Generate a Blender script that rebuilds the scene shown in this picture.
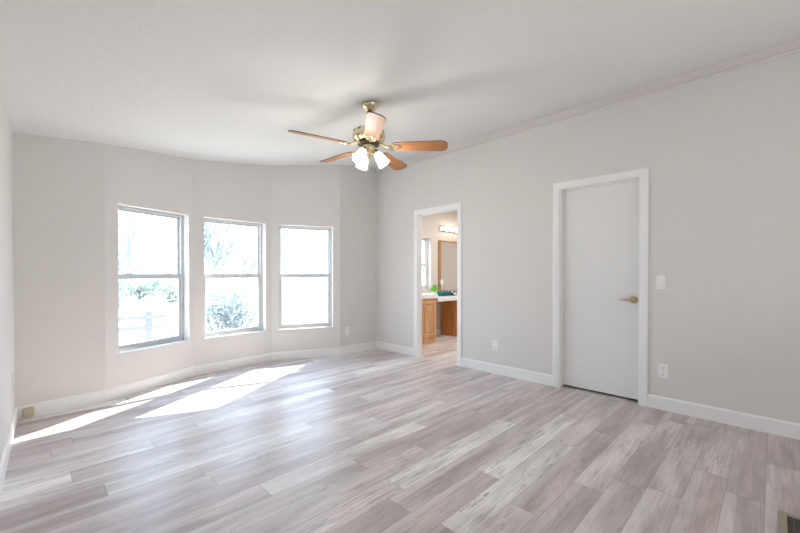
import bpy, bmesh, math, random
from mathutils import Vector, Matrix

# ------------------------------------------------------------------ scene, camera, sky, sun, fill, exposure
S = bpy.context.scene
COL = S.collection
for o in list(bpy.data.objects):
    bpy.data.objects.remove(o)

FPX, PITCH, HORIZON, YAW, CAMH = 372.0, math.radians(0.5), 273.5, math.radians(-44.844), 1.15
cam_d = bpy.data.cameras.new('camera')
cam = bpy.data.objects.new('camera', cam_d)
COL.objects.link(cam)
cam_d.sensor_width = 36.0
cam_d.lens = FPX / 800 * 36.0
cam_d.shift_y = (HORIZON + FPX * math.tan(PITCH) - 266.5) / 800
cam_d.clip_start = 0.02
cam.location = (0, 0, CAMH)
cam.rotation_euler = (math.pi / 2 - PITCH, 0, YAW)
S.camera = cam

world = bpy.data.worlds.new('sky')
S.world = world
world.use_nodes = True
wn = world.node_tree.nodes
wl = world.node_tree.links
wn.clear()
w_out = wn.new('ShaderNodeOutputWorld')
w_bg = wn.new('ShaderNodeBackground')
w_tc = wn.new('ShaderNodeTexCoord')
w_sep = wn.new('ShaderNodeSeparateXYZ')
w_rmp = wn.new('ShaderNodeValToRGB')
wl.new(w_tc.outputs['Generated'], w_sep.inputs[0])
wl.new(w_sep.outputs['Z'], w_rmp.inputs[0])
w_rmp.color_ramp.elements[0].position = 0.0
w_rmp.color_ramp.elements[0].color = (0.71, 0.85, 1.0, 1)
w_rmp.color_ramp.elements[1].position = 0.7
w_rmp.color_ramp.elements[1].color = (0.52, 0.72, 1.0, 1)
wl.new(w_rmp.outputs[0], w_bg.inputs[0])
w_bg.inputs[1].default_value = 5.0
wl.new(w_bg.outputs[0], w_out.inputs[0])

SUN_AZ, SUN_EL = math.radians(31), math.radians(38.5)
sun_d = bpy.data.lights.new('sun', 'SUN')
sun_d.energy = 20.0
sun_d.angle = math.radians(0.6)
sun_d.color = (1.0, 0.96, 0.90)
sun = bpy.data.objects.new('sun', sun_d)
COL.objects.link(sun)
sun_dir = Vector((math.cos(SUN_AZ) * math.cos(SUN_EL), math.sin(SUN_AZ) * math.cos(SUN_EL), math.sin(SUN_EL)))
sun.rotation_euler = sun_dir.to_track_quat('Z', 'Y').to_euler()


def area_light(name, loc, target, sx, sy, power, color=(1, 1, 1), portal=False):
    d = bpy.data.lights.new(name, 'AREA')
    d.shape = 'RECTANGLE'
    d.size, d.size_y = sx, sy
    d.energy = power
    d.color = color
    o = bpy.data.objects.new(name, d)
    COL.objects.link(o)
    o.location = loc
    dv = Vector(target) - Vector(loc)
    o.rotation_euler = dv.to_track_quat('-Z', 'Y').to_euler()
    if portal:
        d.cycles.is_portal = True
    return o


area_light('ceiling_fill', (1.6, -0.6, 1.0), (1.7, 0.3, 2.6), 3.0, 2.0, 6, (1.0, 1.0, 1.0))  # added upward fill to brighten the ceiling, no real fixture here
area_light('rear_fill', (1.6, -2.1, 1.4), (1.9, 3.0, 1.3), 3.6, 2.2, 12, (1.0, 1.0, 1.0))  # added fill in front of the windowless rear wall, not daylight
area_light('bathroom_fill', (5.3, 3.1, 2.40), (5.3, 3.1, 0), 0.5, 0.5, 24, (1.0, 0.95, 0.89))  # added soft fill for the bathroom, stands for no known fixture

S.view_settings.view_transform = 'Standard'
S.view_settings.look = 'None'
S.view_settings.gamma = 1.0
S.view_settings.use_curve_mapping = False
S.view_settings.exposure = 0.57
S.cycles.use_denoising = True
S.cycles.max_bounces = 10
S.cycles.diffuse_bounces = 6
S.cycles.glossy_bounces = 5
S.cycles.transparent_max_bounces = 12
S.cycles.sample_clamp_indirect = 6.0
S.cycles.caustics_reflective = False
S.cycles.caustics_refractive = False

FAN_W = 3.6


# ------------------------------------------------------------------ materials
def nodes_of(m):
    return m.node_tree.nodes, m.node_tree.links


def mat(name, color, rough=0.5, metal=0.0, spec=0.5, bump=None, var=None, emit=None, trans=0.0, coat=0.0):
    """bump = (noise scale, strength, distance); var = (noise scale, second colour)"""
    m = bpy.data.materials.new(name)
    m.use_nodes = True
    n, l = nodes_of(m)
    b = n['Principled BSDF']
    b.inputs['Base Color'].default_value = (*color, 1)
    b.inputs['Roughness'].default_value = rough
    b.inputs['Metallic'].default_value = metal
    b.inputs['Specular IOR Level'].default_value = spec
    b.inputs['Coat Weight'].default_value = coat
    b.inputs['Transmission Weight'].default_value = trans
    tc = n.new('ShaderNodeTexCoord')
    if bump:
        t = n.new('ShaderNodeTexNoise')
        t.inputs['Scale'].default_value = bump[0]
        t.inputs['Detail'].default_value = 4
        l.new(tc.outputs['Object'], t.inputs['Vector'])
        bp = n.new('ShaderNodeBump')
        bp.inputs['Strength'].default_value = bump[1]
        bp.inputs['Distance'].default_value = bump[2]
        l.new(t.outputs[0], bp.inputs['Height'])
        l.new(bp.outputs[0], b.inputs['Normal'])
    if var:
        t = n.new('ShaderNodeTexNoise')
        t.inputs['Scale'].default_value = var[0]
        t.inputs['Detail'].default_value = 3
        l.new(tc.outputs['Object'], t.inputs['Vector'])
        mx = n.new('ShaderNodeMix')
        mx.data_type = 'RGBA'
        mx.inputs[6].default_value = (*color, 1)
        mx.inputs[7].default_value = (*var[1], 1)
        l.new(t.outputs[0], mx.inputs[0])
        l.new(mx.outputs[2], b.inputs['Base Color'])
    if emit:
        b.inputs['Emission Color'].default_value = (*emit[0], 1)
        b.inputs['Emission Strength'].default_value = emit[1]
    return m


def wood(name, c1, c2, scale=(1.5, 22, 22), rough=0.35):
    m = mat(name, c1, rough)
    n, l = nodes_of(m)
    tc = n.new('ShaderNodeTexCoord')
    mp = n.new('ShaderNodeMapping')
    mp.inputs['Scale'].default_value = scale
    t = n.new('ShaderNodeTexNoise')
    t.inputs['Scale'].default_value = 1.6
    t.inputs['Detail'].default_value = 6
    t.inputs['Distortion'].default_value = 0.6
    r = n.new('ShaderNodeValToRGB')
    r.color_ramp.elements[0].position = 0.32
    r.color_ramp.elements[0].color = (*c2, 1)
    r.color_ramp.elements[1].position = 0.66
    r.color_ramp.elements[1].color = (*c1, 1)
    l.new(tc.outputs['Object'], mp.inputs[0])
    l.new(mp.outputs[0], t.inputs['Vector'])
    l.new(t.outputs[0], r.inputs[0])
    l.new(r.outputs[0], n['Principled BSDF'].inputs['Base Color'])
    return m


def plank_material():
    m = mat('whitewashed_plank', (0.5, 0.45, 0.44), 0.36, spec=0.29)
    n, l = nodes_of(m)
    b = n['Principled BSDF']
    tc = n.new('ShaderNodeTexCoord')
    tone = n.new('ShaderNodeAttribute'); tone.attribute_name = 'tone'
    seed = n.new('ShaderNodeAttribute'); seed.attribute_name = 'seed'
    # every plank samples its own place of the grain
    off = n.new('ShaderNodeCombineXYZ')
    l.new(seed.outputs['Fac'], off.inputs[0])
    l.new(seed.outputs['Fac'], off.inputs[2])
    add = n.new('ShaderNodeVectorMath'); add.operation = 'ADD'
    l.new(tc.outputs['Object'], add.inputs[0])
    l.new(off.outputs[0], add.inputs[1])

    def noise(scale, sc, detail, dist, rough=0.6):
        mp = n.new('ShaderNodeMapping'); mp.inputs['Scale'].default_value = scale
        l.new(add.outputs[0], mp.inputs[0])
        t = n.new('ShaderNodeTexNoise')
        t.inputs['Scale'].default_value = sc
        t.inputs['Detail'].default_value = detail
        t.inputs['Roughness'].default_value = rough
        t.inputs['Distortion'].default_value = dist
        l.new(mp.outputs[0], t.inputs['Vector'])
        return t

    def ramp(src, stops):
        r = n.new('ShaderNodeValToRGB')
        e = r.color_ramp.elements
        while len(e) < len(stops):
            e.new(0.5)
        for k, (p, c) in enumerate(stops):
            e[k].position = p
            e[k].color = (*c, 1)
        l.new(src, r.inputs[0])
        return r

    def mix(fac, a, bb, blend='MIX'):
        x = n.new('ShaderNodeMix'); x.data_type = 'RGBA'; x.blend_type = blend
        for sock, v in ((x.inputs[0], fac), (x.inputs[6], a), (x.inputs[7], bb)):
            if isinstance(v, (int, float)):
                sock.default_value = v
            elif isinstance(v, tuple):
                sock.default_value = (*v, 1)
            else:
                l.new(v, sock)
        return x.outputs[2]

    base = ramp(tone.outputs['Fac'], [(0.0, (0.55, 0.482, 0.475)), (0.45, (0.63, 0.562, 0.553)), (0.75, (0.72, 0.67, 0.66)), (1.0, (0.86, 0.835, 0.815))])
    broad = noise((0.9, 6.0, 1), 1.0, 3, 0.4)
    streak = ramp(broad.outputs[0], [(0.30, (0.74, 0.72, 0.71)), (0.5, (1, 1, 1)), (0.72, (1.22, 1.21, 1.20))])
    c1 = mix(1.0, base.outputs[0], streak.outputs[0], 'MULTIPLY')
    grain = noise((3.0, 70.0, 1), 1.0, 6, 0.5)
    gr = ramp(grain.outputs[0], [(0.30, (0.80, 0.79, 0.79)), (0.62, (1.09, 1.09, 1.09))])
    c2 = mix(0.75, c1, gr.outputs[0], 'MULTIPLY')
    crack = noise((1.0, 16.0, 1), 1.7, 5, 0.7, 0.62)
    # thin dark knots and splits, strongest on the pale planks
    cr = n.new('ShaderNodeMath'); cr.operation = 'SUBTRACT'; cr.inputs[1].default_value = 0.5
    l.new(crack.outputs[0], cr.inputs[0])
    ab = n.new('ShaderNodeMath'); ab.operation = 'ABSOLUTE'
    l.new(cr.outputs[0], ab.inputs[0])
    line = ramp(ab.outputs[0], [(0.0, (1, 1, 1)), (0.024, (0, 0, 0))])
    gate = noise((0.9, 4.0, 1), 2.0, 2, 0.0)
    gr2 = ramp(gate.outputs[0], [(0.48, (0, 0, 0)), (0.60, (1, 1, 1))])
    f = n.new('ShaderNodeMath'); f.operation = 'MULTIPLY'
    l.new(line.outputs[0], f.inputs[0]); l.new(gr2.outputs[0], f.inputs[1])
    f2 = n.new('ShaderNodeMath'); f2.operation = 'MULTIPLY'
    tr = ramp(tone.outputs['Fac'], [(0.3, (0.35, 0.35, 0.35)), (0.85, (0.95, 0.95, 0.95))])
    l.new(f.outputs[0], f2.inputs[0]); l.new(tr.outputs[0], f2.inputs[1])
    # pale brushed band along one long edge of many planks
    sx = n.new('ShaderNodeSeparateXYZ'); l.new(tc.outputs['Object'], sx.inputs[0])
    v0 = n.new('ShaderNodeMath'); v0.operation = 'MULTIPLY_ADD'; v0.inputs[1].default_value = 1 / 0.15; v0.inputs[2].default_value = -1.375 / 0.15 + 40
    l.new(sx.outputs['Y'], v0.inputs[0])
    v1 = n.new('ShaderNodeMath'); v1.operation = 'FRACT'; l.new(v0.outputs[0], v1.inputs[0])
    wob = noise((1.1, 0.0, 1), 1.0, 2, 0.0)
    v2 = n.new('ShaderNodeMath'); v2.operation = 'MULTIPLY_ADD'; v2.inputs[1].default_value = 0.5
    l.new(wob.outputs[0], v2.inputs[0]); l.new(v1.outputs[0], v2.inputs[2])
    edge = ramp(v2.outputs[0], [(0.95, (0, 0, 0)), (1.30, (0.45, 0.45, 0.45))])
    sg = n.new('ShaderNodeMath'); sg.operation = 'FRACT'; l.new(seed.outputs['Fac'], sg.inputs[0])
    sg2 = n.new('ShaderNodeMath'); sg2.operation = 'GREATER_THAN'; sg2.inputs[1].default_value = 0.3; l.new(sg.outputs[0], sg2.inputs[0])
    ef = n.new('ShaderNodeMath'); ef.operation = 'MULTIPLY'; l.new(edge.outputs[0], ef.inputs[0]); l.new(sg2.outputs[0], ef.inputs[1])
    c2 = mix(ef.outputs[0], c2, (0.76, 0.735, 0.72))
    # darker and lighter drifts inside a plank
    drift = noise((0.8, 3.2, 1), 1.7, 4, 0.8)
    dr = ramp(drift.outputs[0], [(0.3, (0.74, 0.71, 0.70)), (0.52, (1, 1, 1)), (0.75, (1.14, 1.14, 1.15))])
    c2 = mix(0.8, c2, dr.outputs[0], 'MULTIPLY')
    mott = noise((4.0, 22.0, 1), 2.0, 5, 0.9, 0.7)
    mo = ramp(mott.outputs[0], [(0.34, (0.76, 0.74, 0.73)), (0.5, (1, 1, 1)), (0.70, (1.12, 1.12, 1.12))])
    c2 = mix(0.32, c2, mo.outputs[0], 'MULTIPLY')
    c3 = mix(f2.outputs[0], c2, (0.27, 0.23, 0.215))
    l.new(c3, b.inputs['Base Color'])
    rr = n.new('ShaderNodeMapRange')
    rr.inputs[3].default_value = 0.28; rr.inputs[4].default_value = 0.40
    l.new(grain.outputs[0], rr.inputs[0])
    l.new(rr.outputs[0], b.inputs['Roughness'])
    bp = n.new('ShaderNodeBump'); bp.inputs['Strength'].default_value = 0.12; bp.inputs['Distance'].default_value = 0.002
    l.new(grain.outputs[0], bp.inputs['Height'])
    l.new(bp.outputs[0], b.inputs['Normal'])
    return m


def pane_material():
    m = bpy.data.materials.new('window_glass')
    m.use_nodes = True
    n, l = nodes_of(m)
    n.clear()
    o = n.new('ShaderNodeOutputMaterial')
    t = n.new('ShaderNodeBsdfTransparent'); t.inputs[0].default_value = (0.95, 0.97, 0.97, 1)
    g = n.new('ShaderNodeBsdfGlossy'); g.inputs['Roughness'].default_value = 0.02
    lw = n.new('ShaderNodeLayerWeight'); lw.inputs[0].default_value = 0.5
    pw = n.new('ShaderNodeMath'); pw.operation = 'POWER'; pw.inputs[1].default_value = 5.0
    fr = n.new('ShaderNodeMapRange'); fr.inputs[3].default_value = 0.035; fr.inputs[4].default_value = 0.9
    mx = n.new('ShaderNodeMixShader')
    l.new(lw.outputs['Facing'], pw.inputs[0]); l.new(pw.outputs[0], fr.inputs[0])
    l.new(fr.outputs[0], mx.inputs[0]); l.new(t.outputs[0], mx.inputs[1]); l.new(g.outputs[0], mx.inputs[2])
    l.new(mx.outputs[0], o.inputs[0])
    return m


def leaf_material(name, c, c2):
    m = bpy.data.materials.new(name)
    m.use_nodes = True
    n, l = nodes_of(m)
    n.clear()
    o = n.new('ShaderNodeOutputMaterial')
    d = n.new('ShaderNodeBsdfDiffuse')
    t = n.new('ShaderNodeBsdfTranslucent')
    mx = n.new('ShaderNodeMixShader'); mx.inputs[0].default_value = 0.4
    tc = n.new('ShaderNodeTexCoord')
    nz = n.new('ShaderNodeTexNoise'); nz.inputs['Scale'].default_value = 3
    cm = n.new('ShaderNodeMix'); cm.data_type = 'RGBA'
    cm.inputs[6].default_value = (*c, 1); cm.inputs[7].default_value = (*c2, 1)
    l.new(tc.outputs['Object'], nz.inputs['Vector']); l.new(nz.outputs[0], cm.inputs[0])
    l.new(cm.outputs[2], d.inputs[0]); l.new(cm.outputs[2], t.inputs[0])
    l.new(d.outputs[0], mx.inputs[1]); l.new(t.outputs[0], mx.inputs[2]); l.new(mx.outputs[0], o.inputs[0])
    return m


M = {}
M['wall'] = mat('greige_wall_paint', (0.74, 0.72, 0.70), 0.75, spec=0.25, bump=(55, 0.25, 0.004))
M['bath_wall'] = mat('bathroom_wall_paint', (0.63, 0.58, 0.54), 0.75, spec=0.25, bump=(55, 0.2, 0.004))
M['ceiling'] = mat('white_ceiling_texture', (0.80, 0.80, 0.785), 0.85, spec=0.2, bump=(24, 0.4, 0.006))
M['trim'] = mat('white_trim_paint', (0.88, 0.88, 0.875), 0.38)
M['crown'] = mat('crown_board_paint', (0.74, 0.705, 0.69), 0.6)
M['door'] = mat('white_door_paint', (0.80, 0.80, 0.795), 0.42, bump=(180, 0.05, 0.001))
M['vinyl'] = mat('white_vinyl', (0.62, 0.63, 0.63), 0.4)
M['plank'] = plank_material()
M['under'] = mat('plank_joint', (0.16, 0.135, 0.125), 0.8)
M['glass'] = pane_material()
M['brass'] = mat('polished_pale_brass', (0.78, 0.68, 0.46), 0.16, metal=1.0)
M['satin_brass'] = mat('satin_brass', (0.62, 0.50, 0.28), 0.3, metal=1.0)
M['dark_metal'] = mat('dark_bronze', (0.10, 0.075, 0.05), 0.4, metal=0.6)
M['oak'] = wood('oak_fan_blade', (0.44, 0.195, 0.072), (0.27, 0.105, 0.036), (2.0, 26, 26), 0.5)
M['oak_edge'] = mat('dark_blade_edge', (0.10, 0.055, 0.035), 0.5)
M['frosted'] = mat('lit_frosted_glass', (0.95, 0.94, 0.90), 0.35, emit=((1.0, 0.95, 0.86), 1.25))
M['bulb'] = mat('lit_bulb', (1, 1, 1), 0.3, emit=((1.0, 0.86, 0.66), 9.0))
M['bath_bulb'] = mat('lit_globe_bulb', (1, 1, 1), 0.3, emit=((1.0, 0.87, 0.70), 8.0))
M['plate'] = mat('white_plastic', (0.90, 0.90, 0.90), 0.35)
M['slot'] = mat('dark_slot', (0.05, 0.05, 0.05), 0.6)
M['beige_plastic'] = mat('beige_plastic', (0.55, 0.48, 0.34), 0.45)
M['register'] = mat('tan_register_paint', (0.33, 0.28, 0.21), 0.45)
M['register_dark'] = mat('dark_duct', (0.035, 0.03, 0.028), 0.7)
M['register_slat'] = mat('brown_register_slat', (0.12, 0.10, 0.08), 0.5)
M['cab'] = wood('honey_oak_cabinet', (0.72, 0.43, 0.22), (0.58, 0.31, 0.14), (18, 18, 1.6), 0.4)
M['cab_side'] = wood('amber_oak_panel', (0.62, 0.26, 0.085), (0.47, 0.175, 0.05), (14, 14, 1.4), 0.4)
M['counter'] = mat('white_counter', (0.82, 0.82, 0.81), 0.25)
M['chrome'] = mat('chrome', (0.80, 0.80, 0.80), 0.12, metal=1.0)
M['mirror'] = mat('mirror_glass', (0.88, 0.90, 0.90), 0.02, metal=1.0)
M['mirror_frame'] = wood('oak_mirror_frame', (0.46, 0.25, 0.11), (0.33, 0.16, 0.065), (14, 14, 2), 0.4)
M['teal'] = mat('teal_terry', (0.02, 0.19, 0.23), 0.95, bump=(160, 0.6, 0.004), var=(30, (0.03, 0.26, 0.30)))
M['leaf_indoor'] = leaf_material('fresh_green_leaf', (0.13, 0.42, 0.03), (0.22, 0.55, 0.06))
M['pot'] = mat('white_ceramic', (0.82, 0.82, 0.80), 0.3)
M['star'] = mat('white_star_plaster', (0.86, 0.83, 0.78), 0.7)
M['ground'] = mat('pale_desert_ground', (0.52, 0.46, 0.39), 0.95, spec=0.1, bump=(3, 0.5, 0.1), var=(0.6, (0.42, 0.38, 0.31)))
M['fence'] = mat('weathered_fence_wood', (0.27, 0.26, 0.27), 0.85, var=(6, (0.21, 0.20, 0.21)))
M['bark'] = mat('grey_bark', (0.28, 0.31, 0.34), 0.9, var=(5, (0.22, 0.25, 0.28)))
M['sage'] = leaf_material('pale_sage_leaf', (0.44, 0.48, 0.49), (0.50, 0.54, 0.54))
M['olive'] = leaf_material('dusty_green_leaf', (0.19, 0.25, 0.22), (0.26, 0.31, 0.27))


def patterned():
    m = mat('black_white_pattern', (0.8, 0.8, 0.78), 0.7)
    n, l = nodes_of(m)
    tc = n.new('ShaderNodeTexCoord')
    v = n.new('ShaderNodeTexVoronoi'); v.inputs['Scale'].default_value = 26
    r = n.new('ShaderNodeValToRGB'); r.color_ramp.interpolation = 'CONSTANT'
    r.color_ramp.elements[0].color = (0.80, 0.76, 0.70, 1)
    r.color_ramp.elements[1].position = 0.45
    r.color_ramp.elements[1].color = (0.03, 0.05, 0.06, 1)
    l.new(tc.outputs['Object'], v.inputs['Vector']); l.new(v.outputs['Distance'], r.inputs[0])
    l.new(r.outputs[0], n['Principled BSDF'].inputs['Base Color'])
    return m


M['pattern'] = patterned()


# ------------------------------------------------------------------ mesh helpers
def finish(name, bm, m, parent=None, smooth=False, loc=None, recalc=True):
    if recalc:
        bmesh.ops.recalc_face_normals(bm, faces=bm.faces)
    me = bpy.data.meshes.new(name)
    if smooth:
        for f in bm.faces:
            f.smooth = True
    bm.to_mesh(me)
    bm.free()
    for mm in (m if isinstance(m, (list, tuple)) else [m]):
        me.materials.append(mm)
    o = bpy.data.objects.new(name, me)
    COL.objects.link(o)
    if parent:
        o.parent = parent
    if loc:
        o.location = loc
    return o


def smooth_by_angle(o, deg=35):
    me = o.data
    bm = bmesh.new(); bm.from_mesh(me)
    for f in bm.faces:
        f.smooth = True
    for e in bm.edges:
        if len(e.link_faces) == 2 and e.calc_face_angle(0) > math.radians(deg):
            e.smooth = False
    bm.to_mesh(me); bm.free()
    return o


def box(bm, lo, hi, bevel=0.0, mi=0, xf=None, seg=1):
    t = bmesh.new()
    v = [t.verts.new((x, y, z)) for x in (lo[0], hi[0]) for y in (lo[1], hi[1]) for z in (lo[2], hi[2])]
    for idx in ((0, 1, 3, 2), (4, 6, 7, 5), (0, 4, 5, 1), (2, 3, 7, 6), (0, 2, 6, 4), (1, 5, 7, 3)):
        t.faces.new([v[i] for i in idx])
    if bevel:
        bmesh.ops.bevel(t, geom=list(t.edges), offset=bevel, segments=seg, affect='EDGES', profile=0.5)
    merge(bm, t, xf, mi)


def merge(bm, t, xf=None, mi=0):
    if xf is not None:
        bmesh.ops.transform(t, matrix=xf, verts=t.verts)
    t.verts.index_update()
    mp = [bm.verts.new(v.co) for v in t.verts]
    for f in t.faces:
        try:
            nf = bm.faces.new([mp[v.index] for v in f.verts])
            nf.material_index = mi
            nf.smooth = f.smooth
        except ValueError:
            pass
    t.free()


def lathe(bm, prof, seg=32, xf=None, mi=0, cap=True):
    t = bmesh.new()
    rings = []
    for r, z in prof:
        if r < 1e-5:
            rings.append([t.verts.new((0, 0, z))])
        else:
            rings.append([t.verts.new((r * math.cos(2 * math.pi * k / seg), r * math.sin(2 * math.pi * k / seg), z)) for k in range(seg)])
    for a, b in zip(rings, rings[1:]):
        for k in range(seg):
            k2 = (k + 1) % seg
            if len(a) == 1 and len(b) == 1:
                continue
            if len(a) == 1:
                t.faces.new((a[0], b[k], b[k2]))
            elif len(b) == 1:
                t.faces.new((a[k], a[k2], b[0]))
            else:
                t.faces.new((a[k], a[k2], b[k2], b[k]))
    if cap:
        for rg in (rings[0], rings[-1]):
            if len(rg) > 1:
                t.faces.new(rg)
    merge(bm, t, xf, mi)


def tube(bm, pts, rad, seg=8, mi=0, cap=True):
    pts = [Vector(p) for p in pts]
    rads = rad if isinstance(rad, (list, tuple)) else [rad] * len(pts)
    rings = []
    up = Vector((0, 0, 1))
    for i, p in enumerate(pts):
        d = (pts[min(i + 1, len(pts) - 1)] - pts[max(i - 1, 0)]).normalized()
        a = d.cross(up)
        if a.length < 1e-3:
            a = d.cross(Vector((1, 0, 0)))
        a.normalize()
        b = d.cross(a).normalized()
        rings.append([bm.verts.new(p + (a * math.cos(2 * math.pi * k / seg) + b * math.sin(2 * math.pi * k / seg)) * rads[i]) for k in range(seg)])
    for r1, r2 in zip(rings, rings[1:]):
        for k in range(seg):
            f = bm.faces.new((r1[k], r1[(k + 1) % seg], r2[(k + 1) % seg], r2[k]))
            f.material_index = mi
            f.smooth = True
    if cap:
        for rg in (rings[0], rings[-1]):
            f = bm.faces.new(rg); f.material_index = mi


def sphere(bm, c, r, sc=(1, 1, 1), u=20, v=12, mi=0):
    t = bmesh.new()
    bmesh.ops.create_uvsphere(t, u_segments=u, v_segments=v, radius=r)
    for f in t.faces:
        f.smooth = True
    merge(bm, t, Matrix.Translation(c) @ Matrix.Diagonal((*sc, 1)), mi)


def prism(bm, poly, z0, z1, mi=0, xf=None, bevel=0.0):
    t = bmesh.new()
    lo = [t.verts.new((x, y, z0)) for x, y in poly]
    hi = [t.verts.new((x, y, z1)) for x, y in poly]
    n = len(poly)
    t.faces.new(lo[::-1]); t.faces.new(hi)
    for k in range(n):
        t.faces.new((lo[k], lo[(k + 1) % n], hi[(k + 1) % n], hi[k]))
    if bevel:
        bmesh.ops.bevel(t, geom=list(t.edges), offset=bevel, segments=1, affect='EDGES')
    merge(bm, t, xf, mi)


def tag(o, label=None, cat=None, group=None, kind=None):
    if label: o['label'] = label
    if cat: o['category'] = cat
    if group: o['group'] = group
    if kind: o['kind'] = kind
    return o


def empty(name, loc=(0, 0, 0), rot=(0, 0, 0)):
    o = bpy.data.objects.new(name, None)
    o.empty_display_size = 0.05
    COL.objects.link(o)
    o.location = loc
    o.rotation_euler = rot
    return o


def copy_tree(o, parent=None):
    c = o.copy()
    COL.objects.link(c)
    if parent:
        c.parent = parent
        c.matrix_parent_inverse = o.matrix_parent_inverse.copy()
    for ch in list(o.children):
        copy_tree(ch, c)
    return c


def structure(o, label, cat):
    return tag(o, label, cat, kind='structure')


# ------------------------------------------------------------------ the plan of the room
PL = [Vector(p) for p in ((-0.28, -2.2), (-0.09, 4.158), (0.48, 4.245), (1.297, 4.60), (2.25, 4.659), (3.096, 4.31), (3.795, 4.333), (3.768, -2.2))]
T_EXT = 0.15
T_RIGHT = 0.105


def ceil_z(x):
    return 2.238 + 0.1375 * (x + 0.09)


def offset_line(i, d):
    """outward offset of the wall that runs PL[i] -> PL[i+1] (room lies to its right)"""
    a, b = PL[i % 8], PL[(i + 1) % 8]
    u = (b - a).normalized()
    n = Vector((-u.y, u.x))
    return a + n * d, u


def meet(p, u, q, v):
    den = u.x * v.y - u.y * v.x
    if abs(den) < 1e-6:
        return q
    t = ((q.x - p.x) * v.y - (q.y - p.y) * v.x) / den
    return p + u * t


THICK = [T_EXT] * 8
THICK[6] = T_RIGHT
OUT = []
for i in range(8):
    p, u = offset_line(i - 1, THICK[(i - 1) % 8])
    q, v = offset_line(i, THICK[i])
    OUT.append(meet(p, u, q, v))


def wall(name, i, holes, m, label, ztop=None, zbot=-0.02):
    a, b, ao, bo = PL[i], PL[(i + 1) % 8], OUT[i], OUT[(i + 1) % 8]
    return wall_pts(name, a, b, ao, bo, holes, m, label, ztop, zbot)


def wall_pts(name, a, b, ao, bo, holes, m, label, ztop=None, zbot=-0.02):
    L = (b - a).length
    u = (b - a).normalized()
    n = Vector((-u.y, u.x))
    th = (ao - a).dot(n)
    us = sorted({0.0, L, *[h[0] for h in holes], *[h[1] for h in holes]})
    zs = sorted({zbot, *[max(h[2], zbot) for h in holes], *[h[3] for h in holes]}) + ['top']
    bm = bmesh.new()
    cache = {}

    def V(side, uu, zz):
        k = (side, uu, zz)
        if k not in cache:
            if side == 0:
                p = a + u * uu
            elif uu == 0.0:
                p = ao
            elif uu == L:
                p = bo
            else:
                p = a + u * uu + n * th
            q = a + u * uu
            z = zz if zz != 'top' else ((ztop if ztop is not None else ceil_z(q.x)) + 0.03)
            cache[k] = bm.verts.new((p.x, p.y, z))
        return cache[k]

    def hole(k, j):
        um = (us[k] + us[k + 1]) / 2
        z0 = zs[j]; z1 = zs[j + 1]
        if z1 == 'top':
            return False
        zm = (z0 + z1) / 2
        return any(h[0] < um < h[1] and h[2] < zm < h[3] for h in holes)

    NU, NZ = len(us) - 1, len(zs) - 1
    for k in range(NU):
        for j in range(NZ):
            if hole(k, j):
                # reveals where a solid cell borders the hole
                q = (us[k], us[k + 1], zs[j], zs[j + 1])
                if k == 0 or not hole(k - 1, j):
                    bm.faces.new((V(0, q[0], q[2]), V(0, q[0], q[3]), V(1, q[0], q[3]), V(1, q[0], q[2])))
                if k == NU - 1 or not hole(k + 1, j):
                    bm.faces.new((V(0, q[1], q[2]), V(1, q[1], q[2]), V(1, q[1], q[3]), V(0, q[1], q[3])))
                if j > 0 and not hole(k, j - 1):
                    bm.faces.new((V(0, q[0], q[2]), V(1, q[0], q[2]), V(1, q[1], q[2]), V(0, q[1], q[2])))
                if j < NZ - 1 and not hole(k, j + 1):
                    bm.faces.new((V(0, q[0], q[3]), V(0, q[1], q[3]), V(1, q[1], q[3]), V(1, q[0], q[3])))
                continue
            for s in (0, 1):
                bm.faces.new((V(s, us[k], zs[j]), V(s, us[k + 1], zs[j]), V(s, us[k + 1], zs[j + 1]), V(s, us[k], zs[j + 1])))
    for j in range(NZ):
        for uu in (0.0, L):
            bm.faces.new((V(0, uu, zs[j]), V(1, uu, zs[j]), V(1, uu, zs[j + 1]), V(0, uu, zs[j + 1])))
    for k in range(NU):
        bm.faces.new((V(0, us[k], 'top'), V(0, us[k + 1], 'top'), V(1, us[k + 1], 'top'), V(1, us[k], 'top')))
        if not hole(k, 0):
            bm.faces.new((V(0, us[k], zs[0]), V(0, us[k + 1], zs[0]), V(1, us[k + 1], zs[0]), V(1, us[k], zs[0])))
    return structure(finish(name, bm, m), label, 'wall')


W_SILL, W_HEAD = 0.405, 1.80
WIN = {2: (0.112, 0.842), 3: (0.122, 0.875), 4: (0.090, 0.814)}
DOORWAY = (2.785, 3.490, 1.965)
DOOR = (0.825, 1.525, 2.0)
y_to_u = lambda y: PL[6].y - y

wall('wall_left', 0, [], M['wall'], 'long greige wall at the left edge of the room', zbot=-0.05)
wall('wall_back_left', 1, [], M['wall'], 'greige wall panel between the left wall and the bay window', zbot=-0.05)
wall('wall_bay_left', 2, [(*WIN[2], W_SILL, W_HEAD)], M['wall'], 'left facet of the greige window bay', zbot=-0.05)
wall('wall_bay_centre', 3, [(*WIN[3], W_SILL, W_HEAD)], M['wall'], 'middle facet of the greige window bay', zbot=-0.05)
wall('wall_bay_right', 4, [(*WIN[4], W_SILL, W_HEAD)], M['wall'], 'right facet of the greige window bay', zbot=-0.05)
wall('wall_back_right', 5, [], M['wall'], 'narrow greige wall between the bay and the bathroom doorway wall', zbot=-0.05)
wall('wall_right', 6, [(y_to_u(DOORWAY[1]), y_to_u(DOORWAY[0]), -0.1, DOORWAY[2]), (y_to_u(DOOR[1]), y_to_u(DOOR[0]), -0.1, DOOR[2])], M['wall'],
     'long greige wall with the doorway and the closed white door', zbot=-0.05)
wall('wall_rear', 7, [], M['wall'], 'greige wall behind the viewer', zbot=-0.05)

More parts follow.
